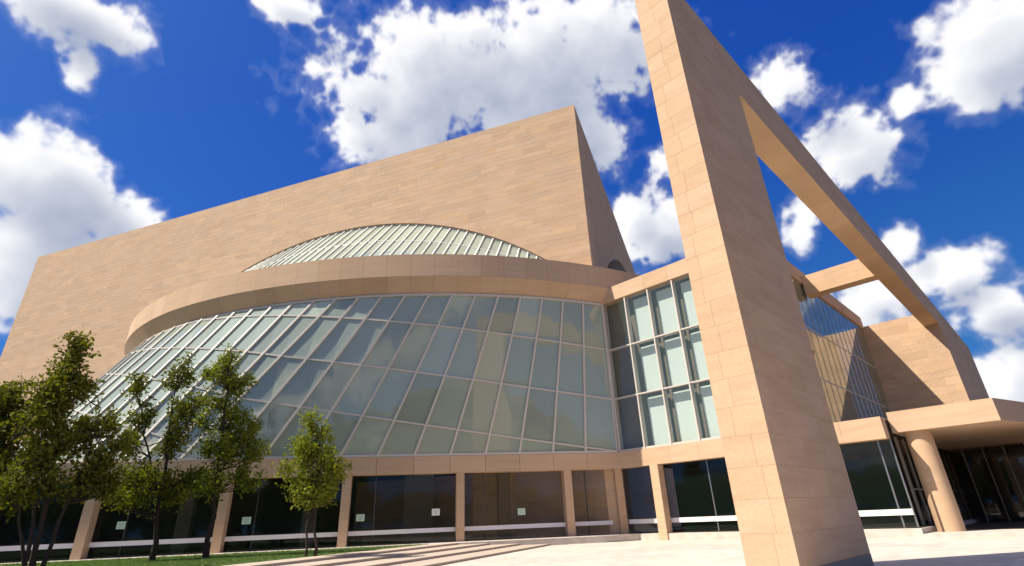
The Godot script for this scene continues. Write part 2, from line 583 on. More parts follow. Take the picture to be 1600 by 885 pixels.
# ribbed glass that falls from an arch in a hall wall to the round roof in front of it
func skylight(hall: Node3D, tc: float, yc: float, r: float, o: Vector3, along: Vector3, out: Vector3, big: bool) -> void:
	var sk := group_part(hall, "skylight")
	var half := acos((22.0 - yc) / r)
	var tops: Array[Vector3] = []
	var feet: Array[Vector3] = []
	for k in 61:
		var a := lerpf(-half, half, k / 60.0)
		tops.append(o + along * (tc + sin(a) * r) + Vector3.UP * (yc + cos(a) * r - 0.12) - out * 0.3)
		var bulge := cos(a / half * PI * 0.5)
		if big:
			var q := ring_at(-0.2 + k / 60.0 * 33.4, RING_R - 1.3)
			feet.append(v3(q, 21.95))
		else:
			feet.append(o + along * (tc + sin(a) * r) + Vector3.UP * 21.95 + out * (0.2 + 9.0 * bulge))
	for k in 60:
		for row in 3:
			var f0 := row / 3.0
			var f1 := (row + 1) / 3.0
			var st := new_st()
			quad(st, tops[k].lerp(feet[k], f0), tops[k + 1].lerp(feet[k + 1], f0), tops[k + 1].lerp(feet[k + 1], f1), tops[k].lerp(feet[k], f1), out + Vector3.UP)
			add(sk, "pane", st, M.glass_sky[rng.randi() % 3] if big else M.glass_dark)
	for k in range(1, 60):
		var st := new_st()
		bar(st, tops[k], feet[k] + (feet[k] - tops[k]).normalized() * 0.0, along, 0.13, 0.26)
		add(sk, "rib", st, M.rib if big else M.bronze)
	for row in [1, 2]:
		var purlin := new_st()
		for k in 60:
			bar(purlin, tops[k].lerp(feet[k], row / 3.0), tops[k + 1].lerp(feet[k + 1], row / 3.0), Vector3.UP, 0.1, 0.16)
		add(sk, "purlin", purlin, M.rib if big else M.bronze)
	var rim := new_st()
	for k in 60:
		bar(rim, tops[k] + out * 0.05, tops[k + 1] + out * 0.05, Vector3.UP, 0.14, 0.2)
	add(sk, "rim", rim, M.metal if not big else M.frame)

func curtain_wall(hall: Node3D) -> void:
	var cw := group_part(hall, "lobby_curtain_wall")
	# how far up each mullion the three rails cross it; at the right end they meet the wing's rails
	var top := func(i: float) -> Vector3: return v3(ring_at(i), G1)
	var bot := func(i: float) -> Vector3: return v3(base_at(i), G0)
	var at := func(i: float, f: float) -> Vector3: return bot.call(i).lerp(top.call(i), f)
	var rail_f := func(i: float, k: int) -> float:
		match k:
			0: return 0.0
			1: return clampf(0.029 * (i - 9.5), 0.0, 1.0)
			2: return 0.008 + 0.028 * i
			3: return 0.335 + 0.0222 * i
			4: return 0.667 + 0.0167 * i
		return 1.0
	for i in NMUL:
		for k in 5:
			var a0: float = minf(1.0, rail_f.call(i, k))
			var b0: float = minf(1.0, rail_f.call(i + 1, k))
			var a1: float = minf(1.0, rail_f.call(i, k + 1))
			var b1: float = minf(1.0, rail_f.call(i + 1, k + 1))
			if a1 - a0 < 0.004 and b1 - b0 < 0.004:
				continue
			var st := new_st()
			var out := v3(base_normal(i + 0.5), 0.4)
			quad(st, at.call(i, a0), at.call(i + 1, b0), at.call(i + 1, b1), at.call(i, a1), out)
			add(cw, "pane", st, M.glass_lobby[rng.randi() % 5])
			if k > 0 and a0 < 1.0 and a0 + b0 > 0.0:
				st = new_st()
				bar(st, at.call(i, a0), at.call(i + 1, b0), Vector3.UP, 0.13, 0.2)
				add(cw, "transom", st, M.frame)
	for i in NMUL + 1:
		var st := new_st()
		var side: Vector3 = at.call(i + 0.5, 0.5) - at.call(i - 0.5, 0.5)
		bar(st, bot.call(i), top.call(i), side, 0.17, 0.28)
		add(cw, "mullion", st, M.frame)
	for pair in [[bot, "sill"], [top, "head"]]:
		var st := new_st()
		var f: Callable = pair[0]
		for i in NMUL:
			var lift := Vector3.UP * (0.09 if pair[1] == "sill" else -0.09)
			bar(st, f.call(i) + lift, f.call(i + 1) + lift, Vector3.UP, 0.17, 0.3)
		add(cw, pair[1], st, M.frame)

func ground_floor(hall: Node3D) -> void:
	# fascia in panels, the columns under it, dark glass behind
	var fas := group_part(hall, "fascia")
	for i in GF_COUNT:
		var p0 := gf_at(i + 0.004) + GF_N * 0.18
		var p1 := gf_at(i + 0.996) + GF_N * 0.18
		var q0 := gf_at(i + 0.004) - GF_N * 0.9
		var q1 := gf_at(i + 0.996) - GF_N * 0.9
		var st := new_st()
		prism(st, PackedVector2Array([p0, p1, q1, q0]), 5.3, G0 - 0.01)
		add(fas, "panel", st, M.stone_tone[rng.randi() % 8])
	for i in [0.05, 1.6, 4.7, 7.75, 10.75, 13.8, 16.85, 19.9]:
		var p := gf_at(i) - GF_N * 0.32
		var n := v3(GF_N, 0)
		var u := n.cross(Vector3.UP)
		var st := new_st()
		obox(st, v3(p, 2.88), u * 0.31, Vector3.UP * 2.42, n * 0.42)
		add(hall, "column", st, M.stone_tone[rng.randi() % 8])
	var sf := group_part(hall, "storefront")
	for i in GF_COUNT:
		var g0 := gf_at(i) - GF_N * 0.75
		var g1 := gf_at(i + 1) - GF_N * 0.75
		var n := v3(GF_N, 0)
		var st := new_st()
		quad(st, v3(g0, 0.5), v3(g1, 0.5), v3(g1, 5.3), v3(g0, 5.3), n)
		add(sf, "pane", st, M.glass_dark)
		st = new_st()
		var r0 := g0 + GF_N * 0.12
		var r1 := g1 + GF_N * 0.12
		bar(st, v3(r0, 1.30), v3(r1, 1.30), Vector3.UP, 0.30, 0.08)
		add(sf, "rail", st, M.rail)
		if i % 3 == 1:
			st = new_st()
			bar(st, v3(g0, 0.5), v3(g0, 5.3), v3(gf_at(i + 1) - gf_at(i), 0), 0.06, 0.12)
			add(sf, "mullion", st, M.dark_frame)
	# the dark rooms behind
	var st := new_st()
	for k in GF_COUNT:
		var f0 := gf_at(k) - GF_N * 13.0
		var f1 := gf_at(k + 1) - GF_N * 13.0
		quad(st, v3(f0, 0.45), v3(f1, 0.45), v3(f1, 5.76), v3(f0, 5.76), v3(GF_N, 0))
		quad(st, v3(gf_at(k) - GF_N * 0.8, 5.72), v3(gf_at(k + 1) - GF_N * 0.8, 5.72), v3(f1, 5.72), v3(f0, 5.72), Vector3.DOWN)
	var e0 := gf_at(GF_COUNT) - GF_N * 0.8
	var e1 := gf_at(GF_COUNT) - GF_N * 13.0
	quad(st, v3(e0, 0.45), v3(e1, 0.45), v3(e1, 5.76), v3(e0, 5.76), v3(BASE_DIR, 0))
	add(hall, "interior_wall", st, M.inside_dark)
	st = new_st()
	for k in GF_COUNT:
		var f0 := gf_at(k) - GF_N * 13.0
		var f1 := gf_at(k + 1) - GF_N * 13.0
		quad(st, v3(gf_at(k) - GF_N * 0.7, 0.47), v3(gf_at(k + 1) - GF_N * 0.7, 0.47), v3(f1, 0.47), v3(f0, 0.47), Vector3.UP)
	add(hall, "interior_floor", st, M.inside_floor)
	# pillars and a stair wall seen dimly inside
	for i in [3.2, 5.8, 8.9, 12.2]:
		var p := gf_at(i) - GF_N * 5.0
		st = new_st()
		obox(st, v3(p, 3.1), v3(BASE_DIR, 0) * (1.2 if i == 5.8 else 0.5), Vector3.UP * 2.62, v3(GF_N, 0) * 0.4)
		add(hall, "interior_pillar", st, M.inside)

func wing(hall: Node3D) -> void:
	var z0 := -26.15
	var n := 6
	var dz := (COURT_Z - z0) / n
	var ys := [G0, 10.98, 15.35, G1]
	var cw := group_part(hall, "wing_curtain_wall")
	for i in n:
		for k in 3:
			var za := z0 + dz * i
			var st := new_st()
			quad(st, Vector3(WING_X, ys[k], za), Vector3(WING_X, ys[k], za + dz), Vector3(WING_X, ys[k + 1], za + dz), Vector3(WING_X, ys[k + 1], za), Vector3.LEFT)
			add(cw, "pane", st, M.glass_wing)
			if k > 0:
				st = new_st()
				bx(st, Vector3(WING_X - 0.09, ys[k] - 0.05, za + 0.06), Vector3(WING_X + 0.34, ys[k] + 0.05, za + dz - 0.06))
				add(cw, "transom", st, M.frame)
			st = new_st()
			bx(st, Vector3(WING_X + 0.66, ys[k] + 0.05, za + 0.42), Vector3(WING_X + 0.70, ys[k + 1] - 0.3, za + dz - 0.1))
			if i > 0:
				add(cw, "blind", st, M.blind)
	for i in n + 1:
		var st := new_st()
		var za := z0 + dz * i
		bx(st, Vector3(WING_X - 0.12, G0, za - 0.055), Vector3(WING_X + 0.42, G1, za + 0.055))
		add(cw, "mullion", st, M.frame)
	var st := new_st()
	bx(st, Vector3(WING_X - 0.06, G0, z0 + 0.09), Vector3(WING_X + 0.2, G0 + 0.16, COURT_Z - 0.09))
	add(cw, "sill", st, M.frame)
	# stone bands above and below, in panels
	var band := group_part(hall, "wing_band")
	var z := z0 - 0.25
	while z < COURT_Z - 0.1:
		var ze := minf(z + 2.4, COURT_Z + 0.12)
		st = new_st()
		bx(st, Vector3(WING_X - 0.18, G1, z), Vector3(WING_X + 0.7, BAND, ze - 0.012))
		add(band, "panel", st, M.stone_tone[rng.randi() % 8])
		z += 2.4
	z = z0 - 0.25
	while z < -7.5:
		var ze := minf(z + 2.4, -7.3)
		st = new_st()
		bx(st, Vector3(WING_X - 0.18, 5.3, z), Vector3(WING_X + 0.8, G0 - 0.012, ze - 0.012))
		add(band, "panel", st, M.stone_tone[rng.randi() % 8])
		z += 2.4
	for zc in [-22.9, -15.0]:
		st = new_st()
		bx(st, Vector3(37.9, 0.0, zc - 0.35), Vector3(38.72, 5.3, zc + 0.35))
		add(hall, "column", st, M.stone_tone[rng.randi() % 8])
	var sf := group_part(hall, "wing_storefront")
	z = z0 - 0.3
	while z < -7.4:
		var ze := minf(z + 3.7, -7.3)
		st = new_st()
		quad(st, Vector3(39.0, 0.5, z), Vector3(39.0, 0.5, ze), Vector3(39.0, 5.3, ze), Vector3(39.0, 5.3, z), Vector3.LEFT)
		add(sf, "pane", st, M.glass_dark)
		st = new_st()
		bx(st, Vector3(38.86, 1.14, z), Vector3(38.94, 1.46, ze))
		add(sf, "rail", st, M.rail)
		st = new_st()
		bx(st, Vector3(38.96, 0.5, ze - 0.04), Vector3(39.1, 5.3, ze + 0.04))
		add(sf, "mullion", st, M.metal)
		z += 3.7
	# rooms behind: upper mass and dark ground floor
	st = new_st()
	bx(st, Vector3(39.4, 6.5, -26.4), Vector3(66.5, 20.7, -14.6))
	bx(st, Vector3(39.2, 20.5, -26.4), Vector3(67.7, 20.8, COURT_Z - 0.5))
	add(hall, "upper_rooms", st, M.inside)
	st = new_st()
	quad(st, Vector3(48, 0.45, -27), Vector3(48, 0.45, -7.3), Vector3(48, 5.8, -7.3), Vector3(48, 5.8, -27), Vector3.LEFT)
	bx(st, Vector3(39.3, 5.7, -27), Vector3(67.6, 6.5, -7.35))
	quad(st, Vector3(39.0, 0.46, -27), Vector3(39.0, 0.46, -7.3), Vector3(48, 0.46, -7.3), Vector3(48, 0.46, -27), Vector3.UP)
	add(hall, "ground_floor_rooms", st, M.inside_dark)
	st = new_st()
	bx(st, Vector3(39.32, 6.5, COURT_Z + 0.05), Vector3(67.5, 6.56, -7.3))
	add(hall, "terrace", st, M.roof)

func court(hall: Node3D) -> void:
	# glass wall set back beside the portal, running along x
	var cw := group_part(hall, "court_curtain_wall")
	var n := 18
	var dx := (67.72 - WING_X - 0.3) / n
	var ys := [G0, 10.98, 15.35, G1]
	for i in n:
		var x := WING_X + 0.3 + dx * i
		for k in 3:
			var st := new_st()
			quad(st, Vector3(x, ys[k], COURT_Z), Vector3(x + dx, ys[k], COURT_Z), Vector3(x + dx, ys[k + 1], COURT_Z), Vector3(x, ys[k + 1], COURT_Z), Vector3.BACK)
			add(cw, "pane", st, M.glass_court)
			if k > 0:
				st = new_st()
				bx(st, Vector3(x + 0.03, ys[k] - 0.05, COURT_Z - 0.1), Vector3(x + dx - 0.03, ys[k] + 0.05, COURT_Z + 0.018))
				add(cw, "transom", st, M.frame)
		var st2 := new_st()
		bx(st2, Vector3(x - 0.025, G0, COURT_Z - 0.12), Vector3(x + 0.025, G1, COURT_Z + 0.02))
		add(cw, "mullion", st2, M.bronze)
	var band := group_part(hall, "court_band")
	var x := WING_X + 0.72
	while x < 67.5:
		var st := new_st()
		bx(st, Vector3(x, G1, COURT_Z - 0.7), Vector3(minf(x + 2.5, 67.74) - 0.012, BAND, COURT_Z + 0.14))
		add(band, "panel", st, M.stone_tone[rng.randi() % 8])
		x += 2.5

func build_portal() -> Node3D:
	var p := thing("stone_portal", "tall tan stone portal frame with one near pier and a long high beam", "portal")
	var x0 := 14.34
	var x1 := 20.22
	var zb := -6.48
	var y0 := 18.62
	var y1 := 21.25
	var xe := 67.7
	var xf := 95.0
	var t := 0.012
	# pier: plinth, core and facing blocks
	var st := new_st()
	bx(st, Vector3(x0 + t, 0.0, zb + t), Vector3(x1 - t, y1 - t, PORTAL_Z - t))
	var pier := add(p, "pier", st, M.stone)
	st = new_st()
	bx(st, Vector3(x0 - 0.005, -0.02, zb - 0.005), Vector3(x1 + 0.005, 0.34, PORTAL_Z + 0.005))
	add(p, "plinth", st, M.granite)
	var h := y1 - 0.35
	blocks(pier, Vector3(x0 + t, 0.35, zb), Vector3.BACK, Vector3.LEFT, PORTAL_Z - zb, h, 0.77, 0.85, t)
	blocks(pier, Vector3(x0 + t, 0.35, PORTAL_Z - t), Vector3.RIGHT, Vector3.BACK, x1 - x0 - t, h, 0.77, 1.55, t)
	blocks(pier, Vector3(x1 - t, 0.35, PORTAL_Z), Vector3.FORWARD, Vector3.RIGHT, PORTAL_Z - zb, y0 - 0.35, 0.77, 1.3, t, true, "stone_cladding")
	blocks(pier, Vector3(x1, 0.35, zb + t), Vector3.LEFT, Vector3.FORWARD, x1 - x0, h, 0.77, 1.55, t, true, "stone_cladding")
	# beam
	st = new_st()
	bx(st, Vector3(x1 + 0.002, y0 + t, zb + t), Vector3(xf - t, y1 - t, PORTAL_Z - t))
	var beam := add(p, "beam", st, M.stone)
	blocks(beam, Vector3(x1, y0, PORTAL_Z - t), Vector3.RIGHT, Vector3.BACK, xe - x1, y1 - y0, 0.88, 2.6, t)
	blocks(beam, Vector3(x1, y0 + t, zb), Vector3.RIGHT, Vector3.DOWN, xe - x1, PORTAL_Z - zb, 1.3, 2.6, t, false, "soffit_block", Vector3.BACK)
	blocks(beam, Vector3(xe, y0, zb + t), Vector3.LEFT, Vector3.FORWARD, xe - x1, y1 - y0, 0.88, 2.6, t, true, "stone_cladding")
	st = new_st()
	bx(st, Vector3(x0, y1 - t + 0.002, zb), Vector3(xf, y1 + 0.03, PORTAL_Z))
	add(beam, "coping", st, M.stone_tone[4])
	# end wall far along the beam: lit end face and long shaded face
	st = new_st()
	bx(st, Vector3(xe + t, 0.0, COURT_Z - 0.6), Vector3(xf - t, 20.05, zb - 0.002))
	bx(st, Vector3(xe + t, 0.0, zb), Vector3(xf - t, y0 + t, PORTAL_Z - t))
	var wall := add(p, "end_wall", st, M.stone)
	blocks(wall, Vector3(xe + t, 0.0, COURT_Z + 0.15), Vector3.BACK, Vector3.LEFT, zb - COURT_Z - 0.15, 20.1, 0.77, 2.0, t, true, "stone_cladding")
	blocks(wall, Vector3(xe + t, 0.0, zb), Vector3.BACK, Vector3.LEFT, PORTAL_Z - zb, y0, 0.77, 1.3, t, true, "stone_cladding")
	blocks(wall, Vector3(xe, 0.0, PORTAL_Z - t), Vector3.RIGHT, Vector3.BACK, xf - xe, y1, 0.77, 2.4, t, true, "stone_cladding")
	# cross beam to the building
	st = new_st()
	bx(st, Vector3(48.3 + t, 18.65, COURT_Z + 0.14), Vector3(49.5, 20.45, zb))
	var cross_b := add(p, "cross_beam", st, M.stone)
	blocks(cross_b, Vector3(48.3 + t, 18.65, COURT_Z + 0.15), Vector3.BACK, Vector3.LEFT, zb - COURT_Z - 0.15, 1.8, 0.9, 1.8, t)
	return p

func build_canopy() -> void:
	var c := thing("entrance_canopy", "low flat stone canopy on one thick round column at the entrance", "canopy")
	var poly := PackedVector2Array([Vector2(40.0, -7.25)])
	poly.append(Vector2(40.0, -2.1))
	for k in 13:
		var f := k / 12.0
		poly.append(Vector2(40.0 + 24.0 * f, -2.1 + 7.5 * f - 3.0 * f * f))
	poly.append(Vector2(67.6, -3.0))
	poly.append(Vector2(67.6, -7.25))
	var st := new_st()
	prism(st, poly, 5.72, 6.95)
	add(c, "roof_slab", st, M.stone_tone[2])
	var seg := 40
	var ring := new_st()
	var r := 0.67
	var cx := Vector2(41.0, -6.15)
	for k in seg:
		var a0 := TAU * k / seg
		var a1 := TAU * (k + 1) / seg
		var p0 := Vector2(cos(a0), sin(a0))
		var p1 := Vector2(cos(a1), sin(a1))
		for tv in [[p0, 0.2], [p1, 0.2], [p1, 5.72], [p0, 0.2], [p1, 5.72], [p0, 5.72]]:
			ring.set_color(Color.WHITE)
			ring.set_normal(v3(tv[0], 0))
			ring.add_vertex(v3(cx + tv[0] * r, tv[1]))
	add(c, "column", ring, M.stone_tone[1])
	# glazed doors in the recess behind the column
	var doors := group_part(c, "entrance_doors")
	for k in 12:
		var x := 42.4 + k * 2.05
		st = new_st()
		quad(st, Vector3(x, 0.2, -7.6), Vector3(x + 2.05, 0.2, -7.6), Vector3(x + 2.05, 5.72, -7.6), Vector3(x, 5.72, -7.6), Vector3.BACK)
		add(doors, "pane", st, M.glass_door)
		st = new_st()
		bx(st, Vector3(x - 0.05, 0.2, -7.7), Vector3(x + 0.05, 5.72, -7.55))
		bx(st, Vector3(x + 0.05, 2.5, -7.68), Vector3(x + 2.0, 2.6, -7.56))
		add(doors, "frame", st, M.bronze)
		if k % 2 == 0:
			st = new_st()
			bx(st, Vector3(x + 1.78, 0.9, -7.5), Vector3(x + 1.84, 1.6, -7.45))
			add(doors, "handle", st, M.metal)
	# a dark glazed lobby at the end of the recess
	for k in 4:
		var z := -7.5 + k * 1.3
		st = new_st()
		quad(st, Vector3(58.0, 0.2, z), Vector3(58.0, 0.2, z + 1.3), Vector3(58.0, 5.72, z + 1.3), Vector3(58.0, 5.72, z), Vector3.LEFT)
		add(doors, "pane", st, M.glass_door)
		st = new_st()
		bx(st, Vector3(57.95, 0.2, z + 1.26), Vector3(58.05, 5.72, z + 1.34))
		add(doors, "frame", st, M.bronze)
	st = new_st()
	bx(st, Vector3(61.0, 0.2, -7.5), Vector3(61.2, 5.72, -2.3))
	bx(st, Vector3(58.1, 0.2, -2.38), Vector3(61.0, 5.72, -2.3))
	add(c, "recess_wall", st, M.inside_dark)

# ---------------------------------------------------------------- ground
func bv_line(off: float, x: float) -> Vector2:
	# a point at x on the line that runs along the hall's side direction, off from the origin
	return Vector2(x, (off - 0.43 * x) / 0.9028)

func build_ground() -> void:
	var st := new_st()
	var ring := PackedVector2Array()
	for k in 48:
		ring.append(Vector2(cos(TAU * k / 48), sin(TAU * k / 48)) * 4000.0)
	prism(st, ring, -0.008, -0.008)
	kind(add(self, "ground", st, M.ground), "structure")
	st = new_st()
	prism(st, PackedVector2Array([Vector2(-33, 3.5), Vector2(140, 3.5), Vector2(140, -10), Vector2(38.2, -40), bv_line(-12.0, 38), bv_line(-12.0, -33)]), 0.0, 0.0)
	kind(add(self, "plaza", st, M.plaza), "structure")
	var plaza := get_node("plaza")
	var one := new_st()
	slab(one, Vector3(-1.396, -0.02, 1.396), Vector3.RIGHT, Vector3.FORWARD, Vector3.UP, 2.792, 2.792, 0.032, 0.004)
	var slab_mesh := one.commit()
	for ix in 10:
		for iz in 11:
			var p := Vector3(11.4 + ix * 2.8, 0.0, 2.0 - iz * 2.8)
			if 0.43 * (p.x - 1.4) + 0.9028 * (p.z - 1.4) < -11.9 or p.x > 36.5:
				continue
			add(plaza, "paving_slab", slab_mesh, M.paver[rng.randi() % 3]).position = p
	st = new_st()
	bx(st, Vector3(-80, -0.1, 3.5), Vector3(140, 0.012, 3.8))
	kind(add(self, "kerb", st, M.granite), "structure")
	st = new_st()
	prism(st, PackedVector2Array([Vector2(-200, 3.8), Vector2(200, 3.8), Vector2(200, 16), Vector2(-200, 16)]), -0.003, -0.003)
	kind(add(self, "drive", st, M.drive), "structure")
	# podium under the building
	st = new_st()
	var pod := PackedVector2Array()
	pod.append(Vector2(38.0, -7.0))
	pod.append(Vector2(38.0, -25.0))
	pod.append(gf_at(1) + GF_N * 2.6)
	pod.append(gf_at(GF_COUNT + 1) + GF_N * 2.6)
	pod.append(Vector2(0, -80))
	pod.append(Vector2(40, -60))
	pod.append(Vector2(60, -7.0))
	prism(st, pod, -0.1, 0.452)
	kind(add(self, "podium", st, M.plaza), "structure")
	st = new_st()
	bx(st, Vector3(38.0, -0.1, -6.99), Vector3(43.0, 0.2, 3.5))
	kind(add(self, "entrance_pavement", st, M.plaza), "structure")
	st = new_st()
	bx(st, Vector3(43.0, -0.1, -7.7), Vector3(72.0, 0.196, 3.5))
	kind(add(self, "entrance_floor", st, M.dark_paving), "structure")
	# broad shallow steps up to the garden
	var offs := [-12.0, -13.9, -15.8, -17.7, -19.4]
	var steps := thing("garden_steps", "broad shallow stone steps fanning up from plaza to lawn", "steps")
	for k in 4:
		st = new_st()
		var yt := 0.1125 * (k + 1)
		var a := bv_line(offs[k], -70)
		var b := bv_line(offs[k], 37.0 - k * 2.4)
		var c := bv_line(offs[k + 1], 37.0 - k * 2.4)
		var d := bv_line(offs[k + 1], -70)
		prism(st, PackedVector2Array([a, b, c, d]), -0.1, yt)
		add(steps, "step", st, M.step)
	# lawn
	st = new_st()
	var lawn := PackedVector2Array([bv_line(-19.4, 24.0), bv_line(-19.4, -70), Vector2(-70, -100), gf_at(GF_COUNT + 8) + GF_N * 2.61])
	lawn.append(gf_at(5.5) + GF_N * 2.61)
	prism(st, lawn, 0.0, 0.44)
	kind(add(self, "lawn", st, M.grass), "structure")
	# grass blades
	var tuft := new_st()
	for k in 5:
		var a := rng.randf() * TAU
		var d := Vector3(cos(a), 0, sin(a))
		var lean := Vector3(rng.randf_range(-0.04, 0.04), 0, rng.randf_range(-0.04, 0.04))
		var at := Vector3(rng.randf_range(-0.06, 0.06), 0, rng.randf_range(-0.06, 0.06))
		tri(tuft, at - d * 0.012, at + d * 0.012, at + lean + Vector3.UP * rng.randf_range(0.05, 0.1), d.cross(Vector3.UP))
	var mm := MultiMesh.new()
	mm.transform_format = MultiMesh.TRANSFORM_3D
	mm.mesh = tuft.commit()
	var spots: Array[Transform3D] = []
	while spots.size() < 26000:
		var p := Vector2(rng.randf_range(-6, 27), rng.randf_range(-50, -22))
		if Geometry2D.is_point_in_polygon(p, lawn):
			spots.append(Transform3D(Basis(Vector3.UP, rng.randf() * TAU).scaled(Vector3.ONE * rng.randf_range(0.7, 1.4)), v3(p, 0.435)))
	mm.instance_count = spots.size()
	for k in spots.size():
		mm.set_instance_transform(k, spots[k])
	var g := MultiMeshInstance3D.new()
	g.name = "grass"
	g.multimesh = mm
	g.material_override = M.blade
	add_child(g)
	kind(g, "stuff", "short green grass on the raised lawn before the columns")
	g.set_meta("category", "grass")

# ---------------------------------------------------------------- trees
func tube(st: SurfaceTool, pts: Array, radii: Array, seg := 7) -> void:
	var rings := []
	for i in pts.size():
		var dir: Vector3 = (pts[mini(i + 1, pts.size() - 1)] - pts[maxi(i - 1, 0)]).normalized()
		var s := dir.cross(Vector3(0.31, 0.1, 0.94)).normalized()
		var t := dir.cross(s)
		var ring := []
		for k in seg:
			var a := TAU * k / seg
			ring.append([pts[i] + (s * cos(a) + t * sin(a)) * radii[i], s * cos(a) + t * sin(a)])
		rings.append(ring)
	for i in pts.size() - 1:
		for k in seg:
			var l := (k + 1) % seg
			for v in [rings[i][k], rings[i + 1][k], rings[i + 1][l], rings[i][k], rings[i + 1][l], rings[i][l]]:
				st.set_color(Color.WHITE)
				st.set_normal(v[1])
				st.add_vertex(v[0])

func leaf_cluster(s: int) -> Mesh:
	var key := "leafcluster%d" % s
	if cache.has(key):
		return cache[key]
	var r := RandomNumberGenerator.new()
	r.seed = 900 + s
	var st := new_st()
	for k in 7:
		var at := Vector3(r.randfn(0, 0.11), r.randfn(0, 0.09), r.randfn(0, 0.11))
		var d := Vector3(r.randfn(0, 1), r.randfn(0, 0.7), r.randfn(0, 1)).normalized()
		var u := d.cross(Vector3(r.randfn(0, 1), r.randfn(0, 1), r.randfn(0, 1))).normalized()
		var n := d.cross(u)
		var l := r.randf_range(0.13, 0.22)
		var wd := l * 0.30
		var c := Color(1, 1, 1) * (r.randf_range(0.7, 1.3) * (0.8 + 0.11 * s))
		c.a = 1.0
		quad(st, at, at + d * l * 0.5 + u * wd + n * 0.012, at + d * l, at + d * l * 0.5 - u * wd + n * 0.012, n, c)
	cache[key] = st.commit()
	return cache[key]

# lobes: [right, forward, height, radius across, radius up]
func make_tree(called: String, label: String, at: Vector3, trunks: Array, lobes: Array, leafmat: int, seed_: int, fill := 1.0) -> Node3D:
	var tr := thing(called, label, "tree", at, "young oak trees on the lawn")
	rng.seed = seed_
	var right := Vector3(-at.z, 0, at.x).normalized()
	var fwd := Vector3(at.x, 0, at.z).normalized()
	var wood := new_st()
	var axes := []
	for t in trunks:      # [foot across, foot height, top across, top height, radius]
		var foot: Vector3 = right * t[0] + Vector3.UP * (t[1] - 0.25)
		var top: Vector3 = right * t[2] + Vector3.UP * t[3] + fwd * rng.randf_range(-0.4, 0.4)
		var pts := []
		var rad := []
		for k in 11:
			var f := k / 10.0
			var w := Vector3(rng.randfn(0, 0.06), 0, rng.randfn(0, 0.06)) * (1.0 if k > 0 else 0.0)
			pts.append(foot.lerp(top, f) + w)
			rad.append(lerpf(t[4], t[4] * 0.15, f) * (1.35 if k == 0 else 1.0))
		tube(wood, pts, rad)
		axes.append(pts)
	var crown := new_st()
	var tones := [leaf_cluster(0), leaf_cluster(1), leaf_cluster(2), leaf_cluster(3), leaf_cluster(4)]
	var limbs := new_st()
	for lobe in lobes:
		var c: Vector3 = right * lobe[0] + Vector3.UP * lobe[1]
		var rr: float = lobe[2]
		var ru: float = lobe[3]
		c += fwd * rng.randf_range(-0.3, 0.3)
		var count := int(5.0 + 11.0 * rr * (rr + 0.3) * ru * fill)
		for k in count:
			var d := Vector3(rng.randfn(0, 1), rng.randfn(0, 1), rng.randfn(0, 1)).normalized() * pow(rng.randf(), 0.42)
			var q := c + Vector3(d.x * rr, d.y * ru - 0.15, d.z * rr)
			# a twig from the nearest trunk to this clump
			var best := Vector3.ZERO
			var bd := 1e9
			for ax in axes:
				for p in ax:
					var dd: float = p.distance_to(q) + maxf(0.0, p.y - q.y + 0.5) * 2.0
					if dd < bd:
						bd = dd
						best = p
			var mid := best.lerp(q, 0.55) - Vector3.UP * 0.10 * rng.randf()
			var outw := (q - best).normalized()
			var grow := (outw * 0.55 + Vector3.UP * rng.randf_range(0.5, 1.0)).normalized()
			var long := rng.randf_range(0.30, 0.62)
			var tip := q + grow * long
			tube(limbs, [best, mid, q, tip], [0.035, 0.024, 0.014, 0.005], 4)
			var n := 15
			for m in n:
				var f := rng.randf_range(-0.5, 1.0)
				var wide := 0.13 + 0.10 * (1.0 - absf(f - 0.1))
				var e := grow * (long * f) + Vector3(rng.randfn(0, 1), rng.randfn(0, 0.8), rng.randfn(0, 1)) * wide
				var x := Transform3D(Basis.from_euler(Vector3(rng.randf() * TAU, rng.randf() * TAU, rng.randf() * TAU)).scaled(Vector3.ONE * rng.randf_range(0.55, 1.35)), q + e)
				crown.append_from(tones[rng.randi() % 5], 0, x)
	add(tr, "trunk", wood, M.bark)
	add(tr, "limbs", limbs, M.bark)
	add(tr, "crown", crown, M.leaf[leafmat])
	return tr

